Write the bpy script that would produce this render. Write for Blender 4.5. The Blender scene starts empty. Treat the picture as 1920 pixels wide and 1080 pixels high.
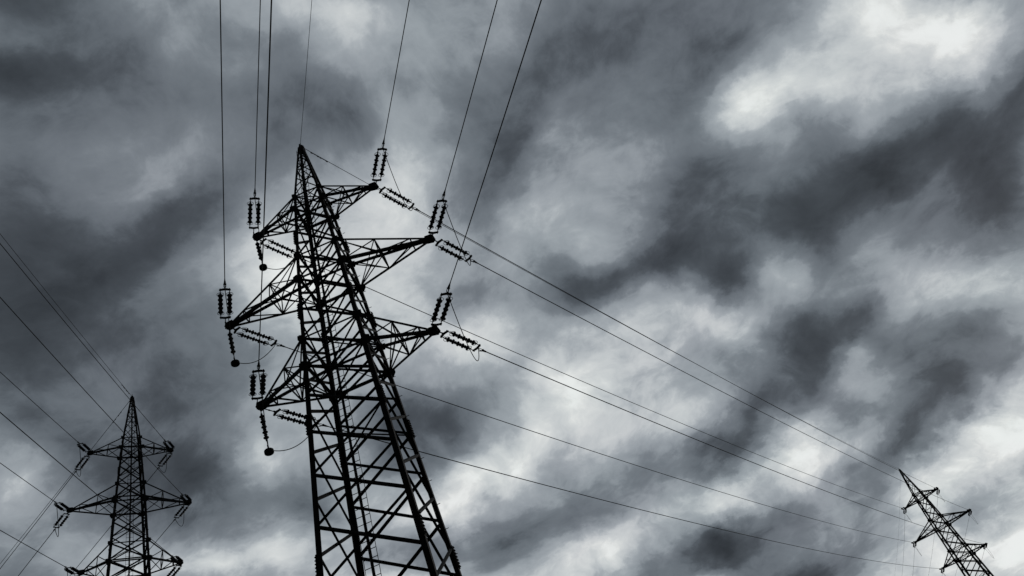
import bpy, bmesh, math, random
from mathutils import Vector, Matrix
R = math.radians
sc = bpy.context.scene
col = sc.collection
random.seed(7)

# ------------------------------------------------------------------ camera
PITCH, ROLL = 0.6987, 0.4120
cp, sp, cr, sr = math.cos(PITCH), math.sin(PITCH), math.cos(ROLL), math.sin(ROLL)
Rt, Up, Fw = Vector((1, 0, 0)), Vector((0, -sp, cp)), Vector((0, cp, sp))
X, Y, Z = Rt*cr - Up*sr, Rt*sr + Up*cr, -Fw
cam_data = bpy.data.cameras.new('camera')
cam_data.sensor_width = 36; cam_data.lens = 26.25
cam_data.clip_start = 0.1; cam_data.clip_end = 6000
cam = bpy.data.objects.new('camera', cam_data); col.objects.link(cam)
cam.matrix_world = Matrix(((X.x, Y.x, Z.x, 0), (X.y, Y.y, Z.y, 0), (X.z, Y.z, Z.z, 0), (0, 0, 0, 1)))
sc.camera = cam
sc.view_settings.view_transform = 'Standard'; sc.view_settings.look = 'None'
sc.view_settings.exposure = 0; sc.view_settings.gamma = 1
GROUND = -1.6

# ------------------------------------------------------------------ sky: overcast cloud deck over a Nishita sky
SUN_EL, SUN_AZ = R(20), R(35)          # azimuth clockwise from +Y, behind the far pylon
world = bpy.data.worlds.new("World"); sc.world = world; world.use_nodes = True
nt = world.node_tree; N = nt.nodes; L = nt.links; N.clear()
def nd(t, **k):
    n = N.new(t)
    for a, b in k.items(): setattr(n, a, b)
    return n
def put(s, v):
    if isinstance(v, (int, float, tuple)): s.default_value = v
    else: L.new(v, s)
def m(op, a, b=0.0, c=0.0, clamp=False):
    n = nd('ShaderNodeMath', operation=op, use_clamp=clamp)
    put(n.inputs[0], a); put(n.inputs[1], b); put(n.inputs[2], c); return n.outputs[0]
def vm(op, a, b=(0., 0., 0.), c=None):
    n = nd('ShaderNodeVectorMath', operation=op)
    put(n.inputs[0], a); put(n.inputs[1], b)
    if c is not None: put(n.inputs[2], c)
    return n
def noise(vec, scale, detail=6, rough=.55, dist=0.0, lac=2.0):
    n = nd('ShaderNodeTexNoise'); n.inputs['Scale'].default_value = scale; n.inputs['Detail'].default_value = detail
    n.inputs['Roughness'].default_value = rough; n.inputs['Distortion'].default_value = dist
    n.inputs['Lacunarity'].default_value = lac
    L.new(vec, n.inputs['Vector']); return n
geo = nd('ShaderNodeTexCoord'); sep = nd('ShaderNodeSeparateXYZ'); L.new(geo.outputs['Generated'], sep.inputs[0])
dx, dy, dz = sep.outputs
zc = m('MAXIMUM', dz, 0.0)
k1 = m('DIVIDE', 1.0, m('ADD', zc, 1.0))
cs = nd('ShaderNodeCombineXYZ'); L.new(m('MULTIPLY', dx, k1), cs.inputs[0]); L.new(m('MULTIPLY', dy, k1), cs.inputs[1])
S0 = cs.outputs[0]                                   # dome coordinates of the cloud banks
k2 = m('DIVIDE', 1.0, m('ADD', zc, 0.16))
cd = nd('ShaderNodeCombineXYZ'); L.new(m('MULTIPLY', dx, k2), cd.inputs[0]); L.new(m('MULTIPLY', dy, k2), cd.inputs[1])
k3 = m('DIVIDE', 1.0, m('ADD', zc, 0.6))
ce = nd('ShaderNodeCombineXYZ'); L.new(m('MULTIPLY', dx, k3), ce.inputs[0]); L.new(m('MULTIPLY', dy, k3), ce.inputs[1])
E0 = ce.outputs[0]
D0 = cd.outputs[0]                                   # coordinates on the flat deck, streaking towards the horizon
w1 = vm('SUBTRACT', noise(D0, 1.6, 5, .55).outputs['Color'], (.5, .5, .5)).outputs[0]
w2 = vm('SUBTRACT', noise(E0, 9.0, 7, .62).outputs['Color'], (.5, .5, .5)).outputs[0]
S1 = vm('MULTIPLY_ADD', w1, (.035, .035, 0.), S0).outputs[0]
S2 = vm('MULTIPLY_ADD', w2, (.055, .055, 0.), S1).outputs[0]
BANKS = [(0.2928,0.4702,0.1264,0.0353,-0.1675,-0.2726),(0.3057,0.3736,0.0858,0.0297,-0.2428,0.2924),(0.2156,0.3885,0.0221,0.0184,-0.2699,0.1914),(0.3524,0.3735,0.034,0.0185,-0.3882,0.1889),
 (0.0463,0.3599,0.0237,0.0751,0.7182,-0.1742),(-0.0462,0.3413,0.0286,0.0534,0.6995,0.1352),(0.1132,0.4864,0.0733,0.0181,-0.1144,-0.2141),(0.0468,0.563,0.0694,0.0278,0.0223,0.2171),
 (0.0308,0.6017,0.0569,0.0237,0.1201,0.1179),(-0.0501,0.5968,0.0519,0.0236,0.0203,0.2104),(-0.0888,0.5339,0.0745,0.028,0.2419,-0.0749),(-0.1275,0.5254,0.0312,0.0223,0.5198,-0.104),
 (-0.0898,0.6547,0.063,0.0204,0.1432,-0.1158),(-0.0289,0.7096,0.0451,0.0251,0.2493,0.266),(0.091,0.7318,0.0951,0.026,-0.0609,-0.2324),(0.1965,0.6157,0.1017,0.0254,-0.4943,-0.2455),
 (0.1031,0.6628,0.0437,0.0243,-0.2023,-0.1408),(0.1718,0.6924,0.0815,0.0182,-0.1859,0.2487),(0.3092,0.6343,0.0731,0.0366,-0.4409,-0.2288),(0.2634,0.6975,0.0383,0.0215,-0.682,-0.2449),
 (0.3346,0.7033,0.0858,0.0226,-0.5685,0.2142),(0.2065,0.7739,0.0528,0.0173,-0.0616,-0.1329),(0.3188,0.7955,0.0526,0.0263,-0.0885,0.1834),(-0.2898,0.305,0.0663,0.0331,0.6515,-0.1762),
 (-0.2187,0.3086,0.0587,0.0155,-0.0761,-0.0623),(-0.1881,0.2811,0.0441,0.0095,0.024,0.0686),(-0.2125,0.1857,0.0318,0.0159,0.5109,-0.1752),(-0.1717,0.2044,0.0366,0.0183,0.1294,-0.0654),
 (-0.0804,0.2803,0.0414,0.019,0.7143,-0.0784),(-0.18,0.3047,0.0464,0.0179,-0.1812,-0.0903),(-0.0294,0.2363,0.0406,0.0169,0.3986,0.1624),(-0.1484,0.3766,0.0381,0.0419,0.5264,0.2507),
 (-0.102,0.3978,0.044,0.048,0.4892,0.2171),(-0.285,0.4645,0.0602,0.0301,1.1162,-0.1253),(-0.2542,0.5198,0.0375,0.0167,0.6453,-0.1064),(-0.2419,0.4846,0.022,0.0168,0.4498,0.2141),
 (-0.379,0.3905,0.0188,0.022,0.784,0.1629),(-0.3467,0.3708,0.0284,0.0158,0.7391,-0.0795),(-0.3017,0.5405,0.0645,0.0161,0.5187,0.2339),(-0.3634,0.4742,0.0435,0.0181,0.7695,0.1209),
 (0.1387,0.3217,0.0661,0.033,-0.0192,-0.1212),(0.1915,0.3577,0.04,0.0218,-0.2421,-0.0731),(0.3659,0.4974,0.0384,0.0262,-0.2421,-0.1434),(0.315,0.5442,0.0581,0.0174,-0.2092,0.0597),
 (0.2165,0.5267,0.0253,0.019,-0.2997,0.1098),(0.2453,0.6176,0.0363,0.0127,-0.594,0.0992),(-0.0543,0.4696,0.052,0.0347,0.1051,0.0913),(0.0298,0.3129,0.034,0.0302,0.3804,-0.0741),
 (-0.2736,0.4074,0.0285,0.0214,0.2717,-0.1038),(-0.2226,0.4102,0.0264,0.0339,0.6042,-0.0642),(0.0103,0.5089,0.0358,0.0269,0.4031,0.0822),(0.2724,0.5765,0.0262,0.0175,-0.7096,-0.087),
 (-0.1619,0.5879,0.0458,0.0275,0.3795,0.2033),(0.3259,0.8008,0.4233,0.2351,-0.4284,0.1127),(-0.2682,0.3394,0.1964,0.1637,0.6379,-0.0781),(0,0.4659,0.3912,0.2608,0.412,0.0702)]
acc = 0.4634
for (bx, by, sx, sy, rot, amp) in BANKS:             # each bank: place, size, turn, brightness
    mp = nd('ShaderNodeMapping', vector_type='TEXTURE'); L.new(S2, mp.inputs['Vector'])
    mp.inputs['Location'].default_value = (bx, by, 0); mp.inputs['Rotation'].default_value = (0, 0, rot)
    mp.inputs['Scale'].default_value = (sx, sy, 1)
    q = vm('DOT_PRODUCT', mp.outputs[0], mp.outputs[0]).outputs['Value']
    acc = m('MULTIPLY_ADD', m('POWER', 0.36788, q), amp, acc)
# finer shading of the banks: a spline table over the dome (rows of colour ramps)
TAB = [(0.523,0.509,0.49,0.468,0.455,0.451,0.485,0.6,0.778,0.941,0.995,0.906,0.785,0.733,0.676,0.645,0.638,0.519,0.349,0.593,0.678,0.38,0.143,0.131,0.328,0.517,0.568,0.549,0.516,0.483),
 (0.52,0.559,0.576,0.538,0.455,0.422,0.461,0.575,0.799,0.868,0.823,0.615,0.568,0.636,0.511,0.474,0.562,0.593,0.428,0.56,0.547,0.304,0.176,0.127,0.454,0.686,0.559,0.531,0.532,0.526),
 (0.509,0.592,0.661,0.64,0.452,0.409,0.508,0.548,0.67,0.498,0.33,0.193,0.433,0.441,0.413,0.414,0.4,0.538,0.789,0.388,0.223,0.484,0.533,0.493,0.571,0.652,0.517,0.526,0.551,0.582),
 (0.492,0.571,0.655,0.693,0.54,0.521,0.583,0.594,0.372,0.532,0.586,0.675,0.951,0.386,0.637,0.648,0.483,0.419,0.451,0.771,0.867,0.704,0.413,0.684,0.386,0.445,0.667,0.464,0.52,0.65),
 (0.478,0.469,0.412,0.406,0.401,0.474,0.576,0.653,0.309,0.692,0.361,0.34,0.613,0.817,0.349,0.353,0.651,0.606,0.357,0.433,0.296,0.242,0.483,0.604,0.403,0.604,0.601,0.21,0.573,0.726),
 (0.468,0.549,0.751,0.372,0.414,0.353,0.482,0.435,0.662,0.624,0.402,0.536,0.347,0.533,0.596,0.574,0.403,0.512,0.661,0.698,0.626,0.418,0.882,0.439,0.514,0.596,0.614,0.393,0.648,0.655),
 (0.525,0.53,0.471,0.267,0.563,0.588,0.535,0.564,0.581,0.505,0.581,0.415,0.517,0.436,0.477,0.727,0.427,0.328,0.595,0.534,0.491,0.439,0.476,0.252,0.508,0.338,0.358,0.687,0.304,0.417),
 (0.591,0.623,0.483,0.659,0.555,0.459,0.447,0.522,0.521,0.585,0.606,0.453,0.691,0.977,0.637,0.643,0.669,0.467,0.402,0.45,0.334,0.587,0.643,0.465,0.67,0.727,0.197,0.552,0.656,0.464),
 (0.577,0.5,0.322,0.39,0.411,0.481,0.512,0.516,0.508,0.614,0.466,0.865,0.226,0.186,0.297,0.398,0.564,0.713,0.578,0.793,0.827,0.295,0.185,0.491,0.241,0.42,0.697,0.445,0.585,0.555),
 (0.515,0.428,0.42,0.547,0.564,0.616,0.42,0.545,0.671,0.421,0.372,0.602,0.492,0.629,0.534,0.255,0.2,0.501,0.553,0.122,0,0.672,0.393,0.508,0.633,0.574,0.351,0.515,0.617,0.58),
 (0.494,0.482,0.53,0.522,0.52,0.499,0.597,0.532,0.423,0.412,0.443,0.554,0.717,0.439,0.695,0.635,0.728,0.703,0.358,0.809,0.546,0.363,0.193,0.463,0.579,0.706,0.804,0.677,0.568,0.54),
 (0.514,0.477,0.367,0.28,0.521,0.44,0.514,0.357,0.526,0.609,0.599,0.622,0.357,0.427,0.548,0.58,0.517,0.414,0.235,0.254,0.551,0.415,0.523,0.639,0.268,0.399,0.333,0.508,0.525,0.523),
 (0.521,0.509,0.497,0.412,0.574,0.6,0.56,0.537,0.311,0.398,0.272,0.616,0.447,0.403,0.39,0.484,0.609,0.529,0.348,0.252,0.388,0.552,0.514,0.435,0.746,0.493,0.394,0.331,0.447,0.512),
 (0.524,0.516,0.49,0.375,0.367,0.403,0.4,0.428,0.495,0.528,0.476,0.331,0.535,0.363,0.704,0.561,0.358,0.489,0.215,0.519,0.535,0.217,0.631,0.476,0.661,0.403,0.551,0.506,0.475,0.493),
 (0.524,0.498,0.455,0.437,0.581,0.523,0.519,0.538,0.51,0.284,0.839,0.627,0.539,0.544,0.422,0.507,0.467,0.511,0.57,0.277,0.68,0.448,0.745,0.602,0.25,0.564,0.511,0.504,0.497,0.497),
 (0.519,0.497,0.469,0.422,0.288,0.347,0.747,0.44,0.674,0.755,0.364,0.317,0.502,0.599,0.554,0.46,0.418,0.454,0.422,0.569,0.441,0.366,0.201,0.66,0.899,0.277,0.412,0.481,0.505,0.508),
 (0.516,0.498,0.467,0.402,0.312,0.384,0.583,0.543,0.64,0.646,0.386,0.336,0.456,0.55,0.554,0.472,0.419,0.406,0.424,0.636,0.359,0.869,0.925,0.174,0.506,0.375,0.4,0.473,0.502,0.508),
 (0.513,0.493,0.465,0.432,0.42,0.444,0.487,0.545,0.552,0.514,0.46,0.434,0.452,0.489,0.506,0.485,0.45,0.433,0.469,0.556,0.669,0.892,0.772,0.295,0.445,0.657,0.587,0.52,0.496,0.493)]
FX, FY, FTH, U0, U1, V0, V1 = (0.0, 0.46595, 0.41199, -0.41334, 0.45525, -0.27133, 0.27056)
ca, sa = math.cos(FTH), math.sin(FTH)
rel = vm('SUBTRACT', S2, (FX, FY, 0.)).outputs[0]
uu = m('DIVIDE', m('SUBTRACT', vm('DOT_PRODUCT', rel, (ca, sa, 0.)).outputs['Value'], U0), U1-U0)
vv = m('DIVIDE', m('SUBTRACT', vm('DOT_PRODUCT', rel, (sa, -ca, 0.)).outputs['Value'], V0), V1-V0)
def spline_ramp(fac, cols):
    rp = nd('ShaderNodeValToRGB'); L.new(fac, rp.inputs[0]); rp.color_ramp.interpolation = 'B_SPLINE'
    el = rp.color_ramp.elements; n_ = len(cols)
    el[0].position = 0; el[1].position = 1; el[0].color = (*cols[0], 1); el[1].color = (*cols[-1], 1)
    for i in range(1, n_-1):
        x_ = el.new(i/(n_-1)); x_.color = (*cols[i], 1)
    return rp.outputs[0]
for j in range(0, len(TAB), 3):                       # three rows at a time, one per colour channel
    rows = spline_ramp(uu, [(TAB[j][i], TAB[j+1][i], TAB[j+2][i]) for i in range(len(TAB[0]))])
    wts = spline_ramp(vv, [tuple(1.0 if k == j+c_ else 0.0 for c_ in range(3)) for k in range(len(TAB))])
    acc = m('ADD', acc, vm('DOT_PRODUCT', vm('SUBTRACT', rows, (.5, .5, .5)).outputs[0], wts).outputs['Value'])
back = nd('ShaderNodeMapRange', interpolation_type='SMOOTHSTEP'); L.new(dy, back.inputs[0])   # added dimming of the unseen sky behind the viewer, keeps the steel dark
back.inputs[1].default_value = -.45; back.inputs[2].default_value = .08; back.inputs[3].default_value = .45; back.inputs[4].default_value = 1.0
acc = m('MULTIPLY', m('MINIMUM', m('MAXIMUM', acc, .1), .95), back.outputs[0])
D1 = vm('MULTIPLY_ADD', w1, (.5, .5, 0.), D0).outputs[0]
E1 = vm('MULTIPLY_ADD', w1, (.18, .18, 0.), E0).outputs[0]
n1 = m('SUBTRACT', noise(D1, 2.6, 9, .58, .2).outputs['Fac'], .5)
n2 = m('SUBTRACT', noise(E1, 6.0, 10, .62, .15).outputs['Fac'], .5)
n3 = m('SUBTRACT', .26, m('ABSOLUTE', m('SUBTRACT', noise(E1, 11.0, 7, .55, .0).outputs['Fac'], .5)))   # billows
n3 = m('SUBTRACT', n3, .18)
n4 = m('SUBTRACT', noise(E1, 34.0, 6, .65).outputs['Fac'], .5)
amt = m('MULTIPLY_ADD', acc, .75, .10)               # brighter cloud shows more relief
det = m('MULTIPLY_ADD', n1, .50, m('MULTIPLY_ADD', n2, .9, m('MULTIPLY_ADD', n3, .6, m('MULTIPLY', n4, .2))))
lum = m('MULTIPLY_ADD', det, amt, m('ADD', acc, .004))
# layered look: flat cloud tones joined by quicker, ragged transitions
step = nd('ShaderNodeFloatCurve'); L.new(lum, step.inputs[1])
cv = step.mapping.curves[0]
for (px_, py_) in ((.26, .25), (.33, .285), (.40, .40), (.47, .43), (.54, .545), (.61, .575), (.69, .70), (.77, .745), (.86, .90)):
    cv.points.new(px_, py_)
step.mapping.update()
lum = m('MULTIPLY_ADD', step.outputs[0], .5, m('MULTIPLY', lum, .5))
lum = m('MINIMUM', m('MAXIMUM', lum, .16), .93)
lum = m('MULTIPLY_ADD', m('LESS_THAN', dz, 0.0), -0.0, lum)
lum = m('SMOOTH_MIN', m('MULTIPLY_ADD', lum, 1.13, -.035), .92, .16)
lin = m('POWER', lum, 2.2)
ramp = nd('ShaderNodeValToRGB'); L.new(lum, ramp.inputs[0])
e = ramp.color_ramp.elements
e[0].position = .2; e[0].color = (.86, 1.0, 1.20, 1)
e[1].position = .86; e[1].color = (.99, 1.01, 1.0, 1)
for p_, c_ in ((.38, (.87, 1.0, 1.16, 1)), (.62, (.915, 1.0, 1.085, 1))):
    x_ = e.new(p_); x_.color = c_
tintn = noise(D1, 3.0, 3, .5).outputs['Fac']          # faint violet / green cast between banks
tmix = nd('ShaderNodeMix', data_type='RGBA'); put(tmix.inputs[0], tintn)
tmix.inputs[6].default_value = (1.02, .99, 1.01, 1); tmix.inputs[7].default_value = (.965, 1.02, 1.0, 1)
colr = vm('SCALE', vm('MULTIPLY', ramp.outputs[0], tmix.outputs[2]).outputs[0]); L.new(lin, colr.inputs[3])
bgc = nd('ShaderNodeBackground'); L.new(colr.outputs[0], bgc.inputs[0]); bgc.inputs[1].default_value = 1.0
skyt = nd('ShaderNodeTexSky', sky_type='NISHITA'); skyt.sun_disc = False; skyt.sun_elevation = SUN_EL; skyt.sun_rotation = SUN_AZ
bgs = nd('ShaderNodeBackground'); L.new(skyt.outputs[0], bgs.inputs[0]); bgs.inputs[1].default_value = 0.1
mx = nd('ShaderNodeMixShader'); mx.inputs[0].default_value = 0.996
L.new(bgs.outputs[0], mx.inputs[1]); L.new(bgc.outputs[0], mx.inputs[2])
wo = nd('ShaderNodeOutputWorld'); L.new(mx.outputs[0], wo.inputs[0])
world.cycles.sampling_method = 'MANUAL'; world.cycles.sample_map_resolution = 256

sun_d = bpy.data.lights.new('sun', 'SUN'); sun_d.energy = 0.5; sun_d.angle = R(20); sun_d.color = (1, .96, .9)
sun = bpy.data.objects.new('sun', sun_d); col.objects.link(sun)
sd = Vector((math.sin(SUN_AZ)*math.cos(SUN_EL), math.cos(SUN_AZ)*math.cos(SUN_EL), math.sin(SUN_EL)))
sun.rotation_euler = sd.to_track_quat('Z', 'Y').to_euler(); sun.location = sd*200

# ------------------------------------------------------------------ materials
def mat(name, c1, c2, scale=6.0, rough=.7, metal=0.0, bump=0.0, spec=.3):
    mt = bpy.data.materials.new(name); mt.use_nodes = True
    t = mt.node_tree; b = t.nodes['Principled BSDF']
    tc = t.nodes.new('ShaderNodeTexCoord'); nz = t.nodes.new('ShaderNodeTexNoise')
    nz.inputs['Scale'].default_value = scale; nz.inputs['Detail'].default_value = 6
    t.links.new(tc.outputs['Object'], nz.inputs['Vector'])
    r = t.nodes.new('ShaderNodeValToRGB'); t.links.new(nz.outputs['Fac'], r.inputs[0])
    r.color_ramp.elements[0].position = .38; r.color_ramp.elements[1].position = .66
    r.color_ramp.elements[0].color = (*c1, 1); r.color_ramp.elements[1].color = (*c2, 1)
    t.links.new(r.outputs[0], b.inputs['Base Color'])
    b.inputs['Roughness'].default_value = rough; b.inputs['Metallic'].default_value = metal
    b.inputs['Specular IOR Level'].default_value = spec
    if bump:
        bp = t.nodes.new('ShaderNodeBump'); bp.inputs['Strength'].default_value = bump
        t.links.new(nz.outputs['Fac'], bp.inputs['Height']); t.links.new(bp.outputs[0], b.inputs['Normal'])
    return mt
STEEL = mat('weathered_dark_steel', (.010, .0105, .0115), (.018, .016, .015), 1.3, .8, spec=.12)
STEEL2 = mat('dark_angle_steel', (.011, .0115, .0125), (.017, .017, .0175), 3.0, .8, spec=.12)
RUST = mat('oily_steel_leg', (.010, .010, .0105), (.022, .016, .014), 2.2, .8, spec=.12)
PORC = mat('brown_glazed_porcelain', (.012, .012, .020), (.018, .016, .026), 5.0, .35, spec=.25)
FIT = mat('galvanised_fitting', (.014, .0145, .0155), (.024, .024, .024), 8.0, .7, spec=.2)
ALU = mat('aged_conductor', (.014, .0145, .016), (.02, .02, .021), 20.0, .75, spec=.15)
GRASS = mat('dull_meadow', (.025, .038, .016), (.05, .06, .025), .25, .95, bump=.3)

# ------------------------------------------------------------------ mesh helpers
def obj(name, bm, material, parent=None, smooth=False, link=True):
    me = bpy.data.meshes.new(name); bm.to_mesh(me); bm.free(); me.materials.append(material)
    if smooth:
        for p in me.polygons: p.use_smooth = True
    o = bpy.data.objects.new(name, me)
    if parent: o.parent = parent
    col.objects.link(o); return o
def empty(name, loc=(0, 0, 0)):
    o = bpy.data.objects.new(name, None); o.location = loc; o.empty_display_size = .3; col.objects.link(o); return o
def tag(o, label, cat, group=None):
    o['label'] = label; o['category'] = cat
    if group: o['group'] = group
def angle(bm, A, B, w, ref, t=.012):
    """rolled steel angle from A to B; ref points to the inside of the corner"""
    A, B = Vector(A), Vector(B); d = (B-A)
    if d.length < 1e-4: return
    d.normalize(); r = Vector(ref); r = r - d*r.dot(d)
    if r.length < 1e-3: r = d.orthogonal()
    r.normalize(); s = d.cross(r).normalized()
    p, q = (r+s).normalized(), (r-s).normalized()
    off = -r*w*.35
    prof = [off, off+p*w, off+p*w+q*t, off+p*t+q*t, off+q*w+p*t, off+q*w]
    va = [bm.verts.new(A+x) for x in prof]; vb = [bm.verts.new(B+x) for x in prof]
    n = 6
    for i in range(n): bm.faces.new((va[i], va[(i+1) % n], vb[(i+1) % n], vb[i]))
    bm.faces.new(va[::-1][:4]) if False else None
    for v in (va, vb):
        bm.faces.new((v[0], v[1], v[2], v[3])); bm.faces.new((v[0], v[3], v[4], v[5]))
def tube(bm, pts, r, n=6, caps=True):
    pts = [Vector(p) for p in pts]; rings = []
    rr = r if isinstance(r, (list, tuple)) else [r]*len(pts)
    u = None
    for i, p in enumerate(pts):
        d = (pts[min(i+1, len(pts)-1)] - pts[max(i-1, 0)]).normalized()
        if u is None: u = d.orthogonal().normalized()
        u = (u - d*u.dot(d)).normalized(); v = d.cross(u)
        rings.append([bm.verts.new(p + (u*math.cos(2*math.pi*k/n) + v*math.sin(2*math.pi*k/n))*rr[i]) for k in range(n)])
    for a, b in zip(rings, rings[1:]):
        for k in range(n): bm.faces.new((a[k], a[(k+1) % n], b[(k+1) % n], b[k]))
    if caps: bm.faces.new(rings[0][::-1]); bm.faces.new(rings[-1])
def box(bm, c, ex, ey, ez):
    """box centred at c with half-extent vectors"""
    c, ex, ey, ez = Vector(c), Vector(ex), Vector(ey), Vector(ez); v = {}
    for i in (-1, 1):
        for j in (-1, 1):
            for k in (-1, 1): v[i, j, k] = bm.verts.new(c+ex*i+ey*j+ez*k)
    for f in (((-1,-1,-1),(-1,1,-1),(1,1,-1),(1,-1,-1)), ((-1,-1,1),(1,-1,1),(1,1,1),(-1,1,1)),
              ((-1,-1,-1),(1,-1,-1),(1,-1,1),(-1,-1,1)), ((-1,1,-1),(-1,1,1),(1,1,1),(1,1,-1)),
              ((-1,-1,-1),(-1,-1,1),(-1,1,1),(-1,1,-1)), ((1,-1,-1),(1,1,-1),(1,1,1),(1,-1,1))):
        bm.faces.new([v[k] for k in f])
def plate(bm, outline, nrm, t):
    """flat plate: outline points, thickness t along nrm"""
    n = Vector(nrm).normalized()*t/2; a = [bm.verts.new(Vector(p)-n) for p in outline]; b = [bm.verts.new(Vector(p)+n) for p in outline]
    k = len(a); bm.faces.new(a[::-1]); bm.faces.new(b)
    for i in range(k): bm.faces.new((a[i], a[(i+1) % k], b[(i+1) % k], b[i]))
def ring(bm, c, u, v, ru, rv, r, n=20, a0=0, a1=2*math.pi):
    c, u, v = Vector(c), Vector(u), Vector(v)
    pts = [c + u*ru*math.cos(a0+(a1-a0)*i/n) + v*rv*math.sin(a0+(a1-a0)*i/n) for i in range(n+1)]
    tube(bm, pts, r, 5)
def lathe(bm, prof, n=14):
    """profile (x, r) turned about local X"""
    rings = []
    for x, r in prof: rings.append([bm.verts.new((x, r*math.cos(2*math.pi*k/n), r*math.sin(2*math.pi*k/n))) for k in range(n)])
    for a, b in zip(rings, rings[1:]):
        for k in range(n): bm.faces.new((a[k], a[(k+1) % n], b[(k+1) % n], b[k]))
    bm.faces.new(rings[0][::-1]); bm.faces.new(rings[-1])

# ------------------------------------------------------------------ ground
bm = bmesh.new()
NG, EXT = 60, 2500.0
gv = {}
for i in range(NG+1):
    for j in range(NG+1):
        u, v = 2*i/NG-1, 2*j/NG-1
        x, y = EXT*u*abs(u), EXT*v*abs(v)
        gv[i, j] = bm.verts.new((x, y, GROUND + .25*math.sin(x*.05)*math.cos(y*.043)-.25*0))
for i in range(NG):
    for j in range(NG): bm.faces.new((gv[i, j], gv[i+1, j], gv[i+1, j+1], gv[i, j+1]))
g_ = obj('ground', bm, GRASS); g_['kind'] = 'structure'

# ------------------------------------------------------------------ the lattice pylon
ZL = (29.312, 24.317, 19.294)                 # lower chord level of the top, middle and bottom crossarm
ZU = (30.316, 25.852, 20.742)
H = 34.94
WK = [(34.75, .11), (30.316, .638), (29.312, .759), (25.852, .927), (24.317, 1.036), (20.742, 1.248), (19.294, 1.294)]
def half(z):
    if z <= 19.294: return 1.294 + .0534*(19.294-z)
    for (za, wa), (zb, wb) in zip(WK, WK[1:]):
        if z >= zb: return wb + (wa-wb)*(min(z, za)-zb)/(za-zb)
NODES_A = [34.3, 33.3, 31.9, 30.316, 29.312, 27.55, 25.852, 24.317, 22.5, 20.742, 19.294, 17.85, 16.15, 14.3, 12.3, 10.2, 7.9, 5.3, 2.5, -.6, -4, -7.6]
NODES_B = [33.8, 32.65, 31.1, 29.8, 28.45, 26.7, 25.1, 23.4, 21.6, 20.0, 18.6, 17.05, 15.2, 13.3, 11.25, 9.05, 6.6, 3.9, 1., -2.3, -5.8, -9.5]
CORN = {1: (-1, -1), 2: (-1, 1), 3: (1, -1), 4: (1, 1)}
FACES = {'near': (1, 3, NODES_A, (0, 1, 0)), 'far': (2, 4, NODES_A, (0, -1, 0)), 'left': (1, 2, NODES_B, (1, 0, 0)), 'right': (3, 4, NODES_B, (-1, 0, 0))}
ARM_FR = ((.45, .8), (.42, .8), (.45, .8))
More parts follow.
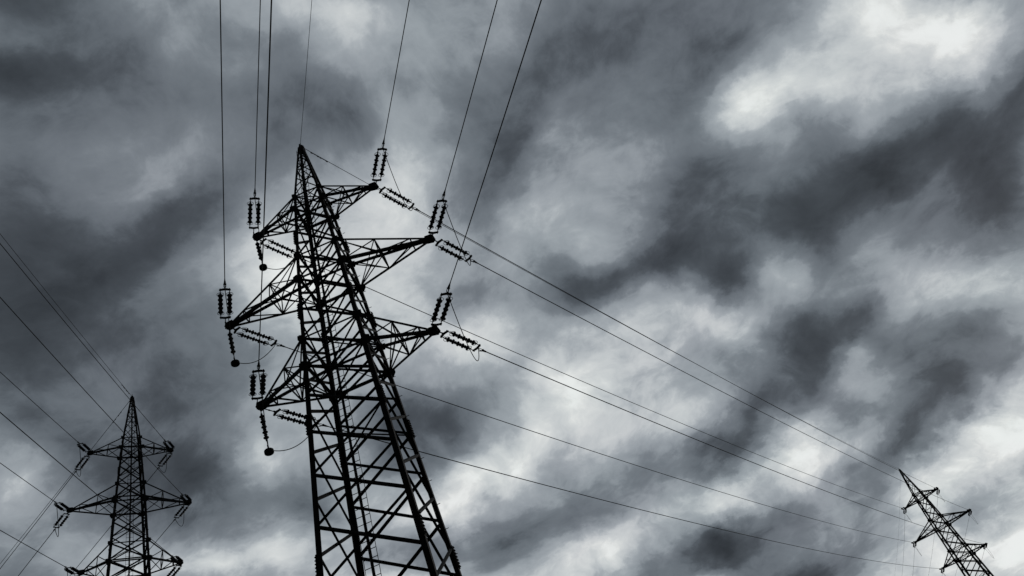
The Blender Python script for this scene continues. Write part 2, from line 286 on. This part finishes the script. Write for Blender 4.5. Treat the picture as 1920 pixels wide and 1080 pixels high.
def make_pylon(name, loc, th, zoff, arms_r, arms_l, label, ladder=True, ms=1.0, bs=1.0, splices=True, open_arms=False):
    """zoff: how much higher than the camera-height datum its body stands (longer legs)"""
    root = empty(name, (loc[0], loc[1], GROUND)); root.rotation_euler = (0, 0, th)
    tag(root, label, 'pylon')
    dz = zoff - GROUND
    zbot = -zoff + GROUND                       # in body coordinates
    def P(z): return z + dz
    def C(q, z):
        w = half(z); return Vector((CORN[q][0]*w, CORN[q][1]*w, P(z)))
    # legs
    for q in (1, 2, 3, 4):
        b = bmesh.new(); ins = (-CORN[q][0], -CORN[q][1], 0)
        zs = [34.75, 30.316, 24.317, 19.294, zbot]
        ws = [.115, .15, .17, .20]
        for (za, zb), w in zip(zip(zs, zs[1:]), ws): angle(b, C(q, za), C(q, zb), w*ms, ins, .016*ms)
        if splices:
            for zc_ in (16.4, 10.9, 22.3, 27.1):
                cx, cy = CORN[q]; c = C(q, zc_); wv = half(zc_-.5)-half(zc_+.5)
                ax = Vector((cx*wv, cy*wv, -1)).normalized()
                for (nx, ny) in ((cx, 0), (0, cy)):
                    o = Vector((nx, ny, 0)); side = Vector((0 if nx else cx, 0 if ny else cy, 0))
                    box(b, c+o*.075+(-side)*.02, ax*.42, side*.085, o*.008)
                    for k in range(7):
                        for s_ in (-.05, .03):
                            box(b, c+o*.10+side*s_+ax*(-.36+.12*k), ax*.018, side*.018, o*.022)
            for k in range(26):                # step bolts
                if q == 4:
                    z_ = 30-k*1.0; c = C(q, z_); box(b, c+Vector((.11, 0, 0)), (.06, 0, 0), (0, .009, 0), (0, 0, .009))
        obj('leg', b, RUST, root)
    # bracing, one mesh per face
    for fn, (qa, qb, nodes, inn) in FACES.items():
        b = bmesh.new(); inn = Vector(inn); k = 0
        ns = [z for z in nodes if z > zbot]
        for za, zb in zip(ns, ns[1:]):
            w = (.045 if za > 30.3 else .088 if za > 19.3 else .095)*bs
            a1, a2, b1, b2 = C(qa, za), C(qa, zb), C(qb, za), C(qb, zb)
            angle(b, a1+inn*.03, b2+inn*.03, w, inn + Vector((0, 0, .3)), .010*ms)
            if za <= 31.6 or k % 2 == 0 or True: angle(b, b1-inn*.03, a2-inn*.03, w, inn + Vector((0, 0, -.3)), .010*ms)
            k += 1
        for i, z in enumerate(ZL+ZU):          # horizontals where the crossarms join
            angle(b, C(qa, z)+inn*.012, C(qb, z)+inn*.012, (.11 if i < 3 else .085)*(ms+bs)/2, inn+Vector((0, 0, -1)), .012*ms)
        for z in (32.6,): angle(b, C(qa, z), C(qb, z), .05*ms, inn+Vector((0, 0, -1)))
        obj('bracing', b, STEEL2, root)
    # plan bracing and gusset plates at the arm levels
    for z in ZL+ZU+(27.55, 22.5, 16.15):
        b = bmesh.new()
        angle(b, C(1, z-.03), C(4, z-.03), .06*bs, (0, 0, -1)); angle(b, C(2, z+.02), C(3, z+.02), .06*bs, (0, 0, -1))
        obj('plan_bracing', b, STEEL2, root)
    for z in ZL+ZU:
        g = (.27 if z in ZL else .20) * (1.0 if z < 28 else .8)
        for q in (1, 2, 3, 4):
            cx, cy = CORN[q]; c = C(q, z); b = bmesh.new()
            for s_ in (1,):
                y = c.y + cy*(.045)                 # plate on the outer flange, in the near / far face
                plate(b, [(c.x-cx*g*.9, y, c.z-.10), (c.x-cx*g*.3, y, c.z-g*.8), (c.x+cx*.10, y, c.z-g), (c.x+cx*g*.85, y, c.z-.06), (c.x+cx*g*.8, y, c.z+.14), (c.x+cx*.06, y, c.z+g*.8), (c.x-cx*g*.5, y, c.z+g*.5)], (0, 1, 0), .014)
                x = c.x + cx*.045
                plate(b, [(x, c.y-cy*g*.8, c.z-.10), (x, c.y-cy*.05, c.z-g*.9), (x, c.y+cy*.05, c.z-g*.8), (x, c.y+cy*.05, c.z+g*.6), (x, c.y-cy*g*.7, c.z+.12)], (1, 0, 0), .014)
            obj('gusset_plate', b, STEEL, root)
    # peak
    b = bmesh.new()
    plate(b, [(-.20, 0, P(34.45)), (.20, 0, P(34.45)), (.16, 0, P(34.85)), (.05, 0, P(35.02)), (-.08, 0, P(35.0)), (-.15, 0, P(34.85))], (0, 1, 0), .10)
    plate(b, [(0, -.24, P(34.4)), (0, .24, P(34.4)), (0, .17, P(34.95)), (0, -.17, P(34.95))], (1, 0, 0), .08)
    tube(b, [(0, 0, P(34.9)), (.0, .02, P(35.25))], .02)
    box(b, (0, 0, P(34.72)), (.15, 0, 0), (0, .15, 0), (0, 0, .02))
    obj('peak_cap', b, STEEL, root)
    # crossarms
    for k in range(3):
        for side, ln in ((1, arms_r[k]), (-1, arms_l[k])):
            b = bmesh.new(); zl, zu = ZL[k], ZU[k]
            qn, qf = (3, 4) if side > 0 else (1, 2)
            tip = Vector((side*ln, 0, P(zl)))
            LN, LF, UN, UF = C(qn, zl), C(qf, zl), C(qn, zu), C(qf, zu)
            tn, tf = tip+Vector((-side*.12, -.055, 0)), tip+Vector((-side*.12, .055, 0))
            un, uf = tn+Vector((0, 0, .06)), tf+Vector((0, 0, .06))
            cw = (.105, .125, .115)[k]*ms; uw = (.09, .105, .10)[k]*ms; bw = .052*bs
            angle(b, LN, tn, cw, (0, 1, 1)); angle(b, LF, tf, cw, (0, -1, 1))
            angle(b, UN, un, uw, (0, 1, -1)); angle(b, UF, uf, uw, (0, -1, -1))
            fr = [0]+list(ARM_FR[k])+[.92]
            st = []
            for f in fr: st.append(tuple(a.lerp(c, f) for a, c in ((LN, tn), (LF, tf), (UN, un), (UF, uf))))
            for i, (a, c, d, e_) in enumerate(st):
                if i:
                    angle(b, a, c, bw*1.3, (-side, 0, 0)); angle(b, d, e_, bw*1.1, (-side, 0, 0))
                    angle(b, a, d, bw, (-side, .3, 0)); angle(b, c, e_, bw, (-side, -.3, 0))
                    if i == 1: angle(b, d, c, bw, (-side, 0, 0)); 
            for i in range(len(st)-1):
                a0, c0, d0, e0 = st[i]; a1, c1, d1, e1 = st[i+1]
                up = Vector((0, 0, .02))
                if open_arms or i == len(st)-2:
                    if i < len(st)-2: angle(b, a0, d1, bw, (0, 1, 0)); angle(b, c0, e1, bw, (0, -1, 0))
                    if i == 0: angle(b, a0-up, c1-up, bw, (0, 0, 1))
                    continue
                if i % 2 == 0: angle(b, a0-up, c1-up, bw, (0, 0, 1)); angle(b, c0+up, a1+up, bw, (0, 0, 1)) if i == 0 else None
                else: angle(b, c0-up, a1-up, bw, (0, 0, 1))
                angle(b, a0, d1, bw, (0, 1, 0)); angle(b, c0, e1, bw, (0, -1, 0))
                if i == 0: angle(b, c0, d1, bw, (-side, 0, 0)); angle(b, d0, a1, bw*.9, (0, 1, 0)); angle(b, e0, c1, bw*.9, (0, -1, 0))
                angle(b, (d0 if i % 2 == 0 else e0), (e1 if i % 2 == 0 else d1), bw*.9, (0, 0, 1))
            arm = obj('crossarm', b, STEEL2, root)
            b = bmesh.new()                      # the heavy fitting at the tip
            plate(b, [tip+Vector(v) for v in ((-side*.30, -.17, .02), (-side*.05, -.19, .02), (side*.12, -.13, .02), (side*.14, .13, .02), (-side*.05, .19, .02), (-side*.30, .17, .02))], (0, 0, 1), .03)
            plate(b, [tip+Vector(v) for v in ((-side*.30, -.15, .15), (-side*.04, -.17, .15), (side*.09, -.10, .15), (side*.09, .10, .15), (-side*.04, .17, .15), (-side*.30, .15, .15))], (0, 0, 1), .025)
            for yy in (-.13, .13):
                plate(b, [tip+Vector(v) for v in ((-side*.28, yy, -.04), (side*.02, yy, -.12), (side*.10, yy, .0), (side*.06, yy, .19), (-side*.28, yy, .22))], (0, 1, 0), .02)
            box(b, tip+Vector((-side*.03, 0, .06)), (.09, 0, 0), (0, .11, 0), (0, 0, .10))
            obj('arm_tip_plate', b, STEEL, arm)
    if ladder:
        b = bmesh.new(); zs = [zbot+1.0, 19.294, 30.3, 34.3]
        def LP(z, x=0.0): return Vector((x, -half(z)-.10, P(z)))
        for a_, c_ in zip(zs, zs[1:]): angle(b, LP(a_), LP(c_), .075, (0, 1, 0), .03)
        o = obj('ladder_rail', b, STEEL, root)
        b = bmesh.new(); z = zbot+1.2
        while z < 34.2:
            rw = .24 if z < 30 else .20
            tube(b, [LP(z, -rw)+Vector((0, -.02, 0)), LP(z, rw)+Vector((0, -.02, 0))], .014, 5); z += .30
        for s_ in (-1, 1):
            tube(b, [LP(z_, s_*(.24 if z_ < 30 else .20))+Vector((0, -.02, 0)) for z_ in zs], .011, 5)
        for z_ in NODES_A:
            if z_ > zbot+1: tube(b, [LP(z_), (0, -half(z_)+.03, P(z_))], .015, 5)
        obj('ladder_rungs', b, FIT, root)
    return root

make_pylon('lattice_pylon', (-7.4183, 23.5266), .0048, 0.0, (3.2526, 4.9992, 3.9067), (3.1874, 4.9994, 3.9465),
           'large black lattice pylon nearest the viewer with a ladder up its middle')
make_pylon('lattice_pylon', (-33.6898, 46.2767), .6930, 9.8078, (3.0653, 4.3255, 3.5974), (2.961, 4.0302, 3.017),
           'upright smaller lattice pylon at the lower left of the picture', splices=False, bs=.9, open_arms=True)
make_pylon('lattice_pylon', (47.1005, 129.9177), -.5223, 4.1858, (2.9897, 4.9185, 3.7231), (3.0487, 4.8791, 3.7058),
           'tiny leaning lattice pylon far off at the lower right', ladder=False, ms=1.45, bs=1.0, splices=False, open_arms=True)

# ------------------------------------------------------------------ tension insulator strings (built along local +X)
def make_string(link):
    root = empty('insulator_string')
    y1 = link; y2 = y1 + 1.98; end = y2 + .72; hs = .185
    b = bmesh.new()                              # shackles and link rod
    tube(b, [(-.02, 0, 0), (y1, 0, 0)], .020, 8)
    ring(b, (.06, 0, 0), (1, 0, 0), (0, 0, 1), .09, .05, .016, 12)
    ring(b, (y1-.09, 0, 0), (1, 0, 0), (0, 0, 1), .07, .045, .014, 12)
    for xk in ((.2, .03), (y1*.55, .032)) if link > .6 else ((.2, .03),): tube(b, [(xk[0]-.03, 0, 0), (xk[0]+.03, 0, 0)], xk[1], 8)
    obj('link_rod', b, FIT, root, True)
    for yx, sg in ((y1, 1), (y2, -1)):
        b = bmesh.new()
        plate(b, [(yx-sg*.07, -.06, 0), (yx-sg*.015, -hs-.045, 0), (yx+sg*.055, -hs-.05, 0), (yx+sg*.055, -hs+.03, 0), (yx+sg*.03, 0, 0), (yx+sg*.055, hs-.03, 0), (yx+sg*.055, hs+.05, 0), (yx-sg*.015, hs+.045, 0), (yx-sg*.07, .06, 0)][::sg], (0, 0, 1), .045)
        for s in (-1, 1): tube(b, [(yx, s*hs, -.06), (yx, s*hs, .06)], .022, 8)
        obj('yoke_plate', b, FIT, root)
    for s in (-1, 1):
        x0, x1 = y1+.34, y2-.34
        prof = [(y1+.02, .018), (x0-.13, .018), (x0-.125, .03), (x0-.02, .042), (x0, .042)]
        n = 9; pitch = (x1-x0)/n
        for i in range(n):
            r = .112 if i % 2 == 0 else .078; xc = x0+pitch*(i+.5)
            prof += [(xc-pitch*.42, .046), (xc-.012, r*.93), (xc+.002, r), (xc+.016, r*.9), (xc+.028, .046)]
        prof += [(x1, .042), (x1+.02, .042), (x1+.125, .03), (x1+.13, .018), (y2-.02, .018)]
        b = bmesh.new(); lathe(b, prof, 14)
        for v in b.verts: v.co.y += s*hs
        ins = obj('insulator', b, PORC, root)
        for xr, dx_ in ((x0-.01, -1), (x1+.01, 1)):
            b = bmesh.new()
            ring(b, (xr, s*hs, 0), (1, 0, 0), (0, 1, 0), .125, .14, .0115, 20)
            tube(b, [(xr+dx_*.125, s*hs-.02, 0), (xr+dx_*.17, s*hs, .015)], .012, 6)
            ring(b, (xr+dx_*.06, s*hs, 0), (1, 0, 0), (0, 0, 1), .12, .10, .010, 16, 0, math.pi)
            obj('arcing_ring', b, FIT, ins)
    b = bmesh.new()                              # dead-end clamp
    tube(b, [(y2+.03, 0, 0), (y2+.13, 0, 0)], .024, 8)
    ring(b, (y2+.26, 0, 0), (1, 0, 0), (0, 1, 0), .14, .045, .014, 18)
    lathe_pts = [(y2+.33, 0, 0), (y2+.37, 0, 0), (y2+.5, 0, 0), (y2+.6, 0, 0), (end+.03, 0, 0)]
    tube(b, lathe_pts, [.035, .048, .042, .028, .017], 10)
    box(b, (y2+.36, 0, 0), (.02, 0, 0), (0, .062, 0), (0, 0, .025))
    tube(b, [(y2+.38, 0, -.01), (y2+.22, 0, -.09), (y2+.12, 0, -.13)], .022, 8)
    obj('dead_end_clamp', b, FIT, root)
    return root
def copy_tree(o):
    c = o.copy(); col.objects.link(c)
    for ch in o.children:
        d = ch.copy(); col.objects.link(d); d.parent = c
        for g in ch.children:
            e_ = g.copy(); col.objects.link(e_); e_.parent = d
    return c
protos = {}; used = set()
def place_string(S, direction, kind, label, group, scale=1.0):
    if kind not in protos: protos[kind] = make_string({'short': .42, 'long': .80}[kind])
    o = protos[kind] if kind not in used else copy_tree(protos[kind]); used.add(kind)
    x = Vector(direction).normalized(); y = Vector((0, 0, 1)).cross(x).normalized(); z = x.cross(y)
    o.matrix_world = Matrix.Translation(Vector(S)) @ Matrix((x, y, z)).transposed().to_4x4() @ Matrix.Diagonal((scale, scale*1.2 if scale < 1 else 1, scale*1.2 if scale < 1 else 1, 1))
    tag(o, label, 'insulator', group)
    return o
LEN = {'short': .42+1.98+.72, 'long': .80+1.98+.72}

# wire data: start at the arm tip, azimuth, initial slope, curvature
UPW = {'lm': ((-12.555, 23.502, 24.325), -1.04372), 'lt': ((-10.726, 23.511, 29.326), -1.04189), 'lb': ((-11.484, 23.507, 19.31), -1.0458),
       'apex': ((-7.458, 23.526, 34.945), -1.04575), 'rt': ((-4.167, 23.542, 29.313), -1.04781), 'rm': ((-2.444, 23.551, 24.333), -1.04676), 'rb': ((-3.603, 23.545, 19.357), -1.04385)}
LIN = {'lt': ((-35.909, 44.434, 39.188), -1.28125), 'lm': ((-36.797, 43.697, 34.111), -1.27446), 'lb': ((-36.041, 44.324, 29.039), -1.27296),
       'rt': ((-31.261, 48.294, 39.18), -1.28225), 'rm': ((-30.358, 49.044, 34.132), -1.28046), 'rb': ((-30.935, 48.565, 29.084), -1.27658), 'apex': ((-33.679, 46.286, 44.751), -1.27444)}
LOUT = {'lt': ((-35.938, 44.41, 39.102), 2.66844), 'lm': ((-36.765, 43.723, 34.109), 2.66599), 'lb': ((-36.011, 44.349, 29.102), 2.662),
        'rt': ((-31.316, 48.248, 39.109), 2.6661), 'rm': ((-30.409, 49.001, 34.173), 2.66565), 'rb': ((-30.922, 48.575, 29.102), 2.662), 'apex': ((-33.661, 46.301, 44.732), 2.67695)}
ROUT = {'lt': ((44.452, 131.442, 33.508), 1.45931), 'lm': ((42.836, 132.372, 28.546), 1.46116), 'lb': ((43.889, 131.767, 23.48), 1.4566),
        'rt': ((49.742, 128.397, 33.424), 1.44729), 'rm': ((51.393, 127.447, 28.489), 1.46376), 'rb': ((50.286, 128.084, 23.547), 1.45957), 'apex': ((47.226, 129.845, 39.025), 1.46085)}
SPAN = {'rt': ((-4.166, 23.542, 29.312), (49.692, 128.426, 33.497), .94172), 'apex': ((-7.418, 23.527, 34.937), (47.1, 129.918, 39.123), .85977),
        'rm': ((-2.419, 23.551, 24.317), (51.363, 127.464, 28.503), 1.13067), 'lt': ((-10.606, 23.511, 29.312), (44.458, 131.439, 33.497), 1.18176),
        'rb': ((-3.512, 23.545, 19.294), (50.327, 128.06, 23.48), 1.2281), 'lm': ((-12.418, 23.502, 24.317), (42.872, 132.352, 28.503), 1.33582),
        'lb': ((-11.365, 23.508, 19.294), (43.889, 131.767, 23.48), 1.43781)}
FAM = {'up': (UPW, -.1159, .00099), 'lin': (LIN, -.1836, .00054), 'lout': (LOUT, -.13387, .0005), 'rout': (ROUT, -.0598, .00048)}
def curve_pt(fam, w, t):
    d, a, k = FAM[fam]; S, al = d[w]
    return Vector((S[0]+t*math.cos(al), S[1]+t*math.sin(al), S[2]+a*t+k*t*t))
def span_pt(w, t):
    A, B, s = SPAN[w]; A, B = Vector(A), Vector(B)
    p = A.lerp(B, t); p.z -= s*4*t*(1-t); return p
WHERE = {'lt': 'top left arm', 'lm': 'middle left arm', 'lb': 'bottom left arm', 'rt': 'top right arm', 'rm': 'middle right arm', 'rb': 'bottom right arm'}
PY = {'m': 'large near pylon', 'l': 'lower left pylon', 'r': 'tiny far pylon'}
TIPS = ('lt', 'rt', 'lm', 'rm', 'lb', 'rb')

def wire(pts, r, label, group, name='power_line', cat='cable', dampers=()):
    b = bmesh.new(); tube(b, pts, r, 6)
    o = obj(name, b, ALU, None, True); tag(o, label, cat, group)
    if dampers:
        for c, d in dampers:
            b = bmesh.new()
            d = d.normalized(); dn = Vector((0, 0, -.06))
            tube(b, [c-d*.22+dn, c+d*.22+dn], .010, 6); tube(b, [c, c+dn], .014, 6)
            for s in (-1, 1): tube(b, [c+d*s*.15+dn, c+d*s*.17+dn, c+d*s*.26+dn, c+d*s*.28+dn], [.02, .034, .034, .02], 8)
            obj('vibration_damper', b, FIT, o)
    return o
def fam_wire(fam, w, t0, t1, n, r, label, group, dampers=()):
    ts = [t0+(t1-t0)*(i/n)**1.5 for i in range(n+1)]
    dm = [(curve_pt(fam, w, t), curve_pt(fam, w, t+.1)-curve_pt(fam, w, t)) for t in dampers]
    return wire([curve_pt(fam, w, t) for t in ts], r, label, group, dampers=dm)

G_UP = 'twin insulator strings reaching overhead from the near pylon'
G_OUT = 'twin insulator strings from the near pylon towards the far pylon'
ends = {}
for w in TIPS:
    kind = 'short'
    ku = 'long' if w[0] == 'l' else 'short'
    S = curve_pt('up', w, 0); c = math.hypot(1, .1159)
    t1 = LEN[ku]/c
    place_string(S, curve_pt('up', w, t1)-S, ku, 'twin insulator string pointing up overhead from the %s of the %s' % (WHERE[w], PY['m']), G_UP)
    fam_wire('up', w, t1, 75, 60, .0185, 'cable running overhead from the %s of the %s' % (WHERE[w], PY['m']), 'conductors passing overhead')
    sp_l = (Vector(SPAN[w][1])-Vector(SPAN[w][0])).length
    S2_ = span_pt(w, 0); ko = 'long' if w == 'lb' else 'short'
    place_string(S2_, span_pt(w, LEN[ko]/sp_l)-S2_, ko, 'twin insulator string pointing away rightwards from the %s of the %s' % (WHERE[w], PY['m']), G_OUT)
    t0, te = LEN[ko]/sp_l, 1-2.4/sp_l
    wire([span_pt(w, t0+(te-t0)*i/90) for i in range(91)], .023, 'long cable from the %s of the near pylon to the far pylon' % WHERE[w], 'conductors between the near and far pylons')
    ends[w] = (curve_pt('up', w, (LEN[ku]-.62)/c), span_pt(w, (LEN[ko]-.62)/sp_l))
b0 = curve_pt('up', 'apex', 0)
fam_wire('up', 'apex', 0.02, 80, 60, .011, 'thin earth wire rising overhead from the peak of the large near pylon', 'earth wires')
A0 = SPAN['apex'][0]
L0 = (Vector(SPAN['apex'][1])-Vector(A0)).length
wire([span_pt('apex', i/90) for i in range(91)], .016, 'thin earth wire running between the peaks of the near and far pylons', 'earth wires',
     dampers=[(span_pt('apex', t/L0), span_pt('apex', (t+.1)/L0)-span_pt('apex', t/L0)) for t in (.9, 1.5)])

# jumpers on the near pylon: right arms hang free, left arms pass through a weighted hanging string
def sag_pts(P, Q, h, n=24, shift=Vector((0, 0, 0))):
    return [P.lerp(Q, i/n) + (Vector((0, 0, -h)) + shift)*(4*(i/n)*(1-i/n)) for i in range(n+1)]
for w in ('rt', 'rm', 'rb'):
    P_, Q_ = ends[w]
    wire(sag_pts(P_, Q_, 1.75, shift=Vector((-.10, .0, 0))), .017, 'loose jumper cable looping below the %s of the %s' % (WHERE[w], PY['m']), 'jumper cables on the near pylon', 'jumper_cable')
def make_hang():
    root = empty('hanging_insulator')
    b = bmesh.new(); ring(b, (0, 0, -.05), (1, 0, 0), (0, 0, 1), .04, .07, .014, 12); tube(b, [(0, 0, -.08), (0, 0, -.3)], .018, 8)
    tube(b, [(0, 0, -1.66), (0, 0, -2.06)], .016, 8); box(b, (0, 0, -1.95), (.03, 0, 0), (0, .10, 0), (0, 0, .03))
    obj('link_rod', b, FIT, root)
    prof = [(.26, .02), (.28, .042), (.36, .042)]
    n = 9; x0, x1 = .36, 1.56; pitch = (x1-x0)/n
    for i in range(n):
        r = .112 if i % 2 == 0 else .078; xc = x0+pitch*(i+.5)
        prof += [(xc-pitch*.42, .046), (xc-.012, r*.93), (xc+.002, r), (xc+.016, r*.9), (xc+.028, .046)]
    prof += [(1.56, .042), (1.64, .042), (1.68, .02)]
    b = bmesh.new(); lathe(b, prof, 14)
    for v in b.verts: v.co = Vector((v.co.y, v.co.z, -v.co.x))
    ins = obj('insulator', b, PORC, root)
    b = bmesh.new(); tube(b, [(0, -.09, -1.64), (0, .09, -1.64)], .008, 5)
    for s in (-1, 1): ring(b, (0, s*.09, -1.64), (0, 1, 0), (0, 0, 1), .07, .11, .009, 16)
    obj('arcing_ring', b, FIT, ins)
    b = bmesh.new(); lathe(b, [(2.10, .05), (2.11, .17), (2.13, .185), (2.24, .185), (2.26, .17), (2.265, .04)], 28)
    for v in b.verts: v.co = Vector((v.co.y, v.co.z, -v.co.x))
    obj('counterweight', b, STEEL, root)
    return root
hang = make_hang()
for i, w in enumerate(('lt', 'lm', 'lb')):
    S = Vector(SPAN[w][0]) + Vector((.02, 0, -.06))
    o = hang if i == 0 else copy_tree(hang)
    o.location = S; o.rotation_euler = (R(-2), R(-4), R(20))
    tag(o, 'insulator hanging with a round weight below the %s of the %s' % (WHERE[w], PY['m']), 'insulator', 'weighted hanging insulators')
    bpy.context.view_layer.update()
    W = S + Matrix.Rotation(R(20), 3, 'Z') @ Matrix.Rotation(R(-4), 3, 'Y') @ Vector((0, 0, -2.04))
    P_, Q_ = ends[w]
    pts = []
    for A_, B_, rise in ((P_, W, .75), (W, Q_, .55)):
        n = 16
        for k in range(n+1):
            t = k/n; q = A_.lerp(B_, t); q.z -= rise*4*t*(1-t)*(1 if A_ is P_ else .9)
            pts.append(q)
    del pts[16]
    wire(pts, .018, 'jumper cable held by the weight under the %s of the %s' % (WHERE[w], PY['m']), 'jumper cables on the near pylon', 'jumper_cable')

# ------------------------------------------------------------------ strings, wires and jumpers of the lower-left pylon
SL = .80
for w in TIPS:
    for fam, wd, toward in (('lin', 'pointing up left', 'entering from upper left'), ('lout', 'pointing down left', 'leaving to lower left')):
        S = curve_pt(fam, w, 0); Ln = LEN['short']*SL; c = math.hypot(1, FAM[fam][1])
        place_string(S, curve_pt(fam, w, Ln/c)-S, 'short', 'small insulator string %s from the %s of the %s' % (wd, WHERE[w], PY['l']), 'twin insulator strings of the left pylon', SL)
        fam_wire(fam, w, Ln/c, 75 if fam == 'lin' else 220, 60, .021 if fam == 'lin' else .025, 'cable %s at the %s of the %s' % (toward, WHERE[w], PY['l']), 'conductors of the left pylon')
    P_ = curve_pt('lin', w, LEN['short']*SL*.80); Q_ = curve_pt('lout', w, LEN['short']*SL*.84)
    wire(sag_pts(P_, Q_, 1.5, shift=Vector((.22, .18, 0))), .021, 'jumper cable looping below the %s of the %s' % (WHERE[w], PY['l']), 'jumper cables on the left pylon', 'jumper_cable')
fam_wire('lin', 'apex', .0, 85, 60, .015, 'thin earth wire coming in from the upper left to the peak of the lower-left pylon', 'earth wires', dampers=(1.0, 1.6, 2.2))
fam_wire('lout', 'apex', .0, 220, 60, .02, 'thin earth wire leaving the peak of the lower-left pylon down to the left', 'earth wires', dampers=(2.1, 3.0))

# ------------------------------------------------------------------ strings and wires of the far pylon
for w in TIPS:
    L1 = (Vector(SPAN[w][1])-Vector(SPAN[w][0])).length
    S = span_pt(w, 1.0)
    place_string(S, span_pt(w, 1-2.5/L1)-S, 'short', 'tiny insulator string facing the viewer at the %s of the %s' % (WHERE[w], PY['r']), 'insulator strings of the far pylon', .8)
    S = curve_pt('rout', w, 0)
    place_string(S, curve_pt('rout', w, 2.5)-S, 'short', 'tiny insulator string facing away at the %s of the %s' % (WHERE[w], PY['r']), 'insulator strings of the far pylon', .8)
    fam_wire('rout', w, 2.4, 260, 50, .016, 'faint distant cable running on behind the %s of the %s' % (WHERE[w], PY['r']), 'conductors beyond the far pylon')
    P_ = span_pt(w, 1-1.9/L1); Q_ = curve_pt('rout', w, 1.9)
    wire(sag_pts(P_, Q_, 2.0), .014, 'tiny jumper cable looping below the %s of the %s' % (WHERE[w], PY['r']), 'jumper cables on the far pylon', 'jumper_cable')
fam_wire('rout', 'apex', 0, 260, 50, .009, 'faint earth wire dropping behind the peak of the tiny far pylon', 'earth wires')
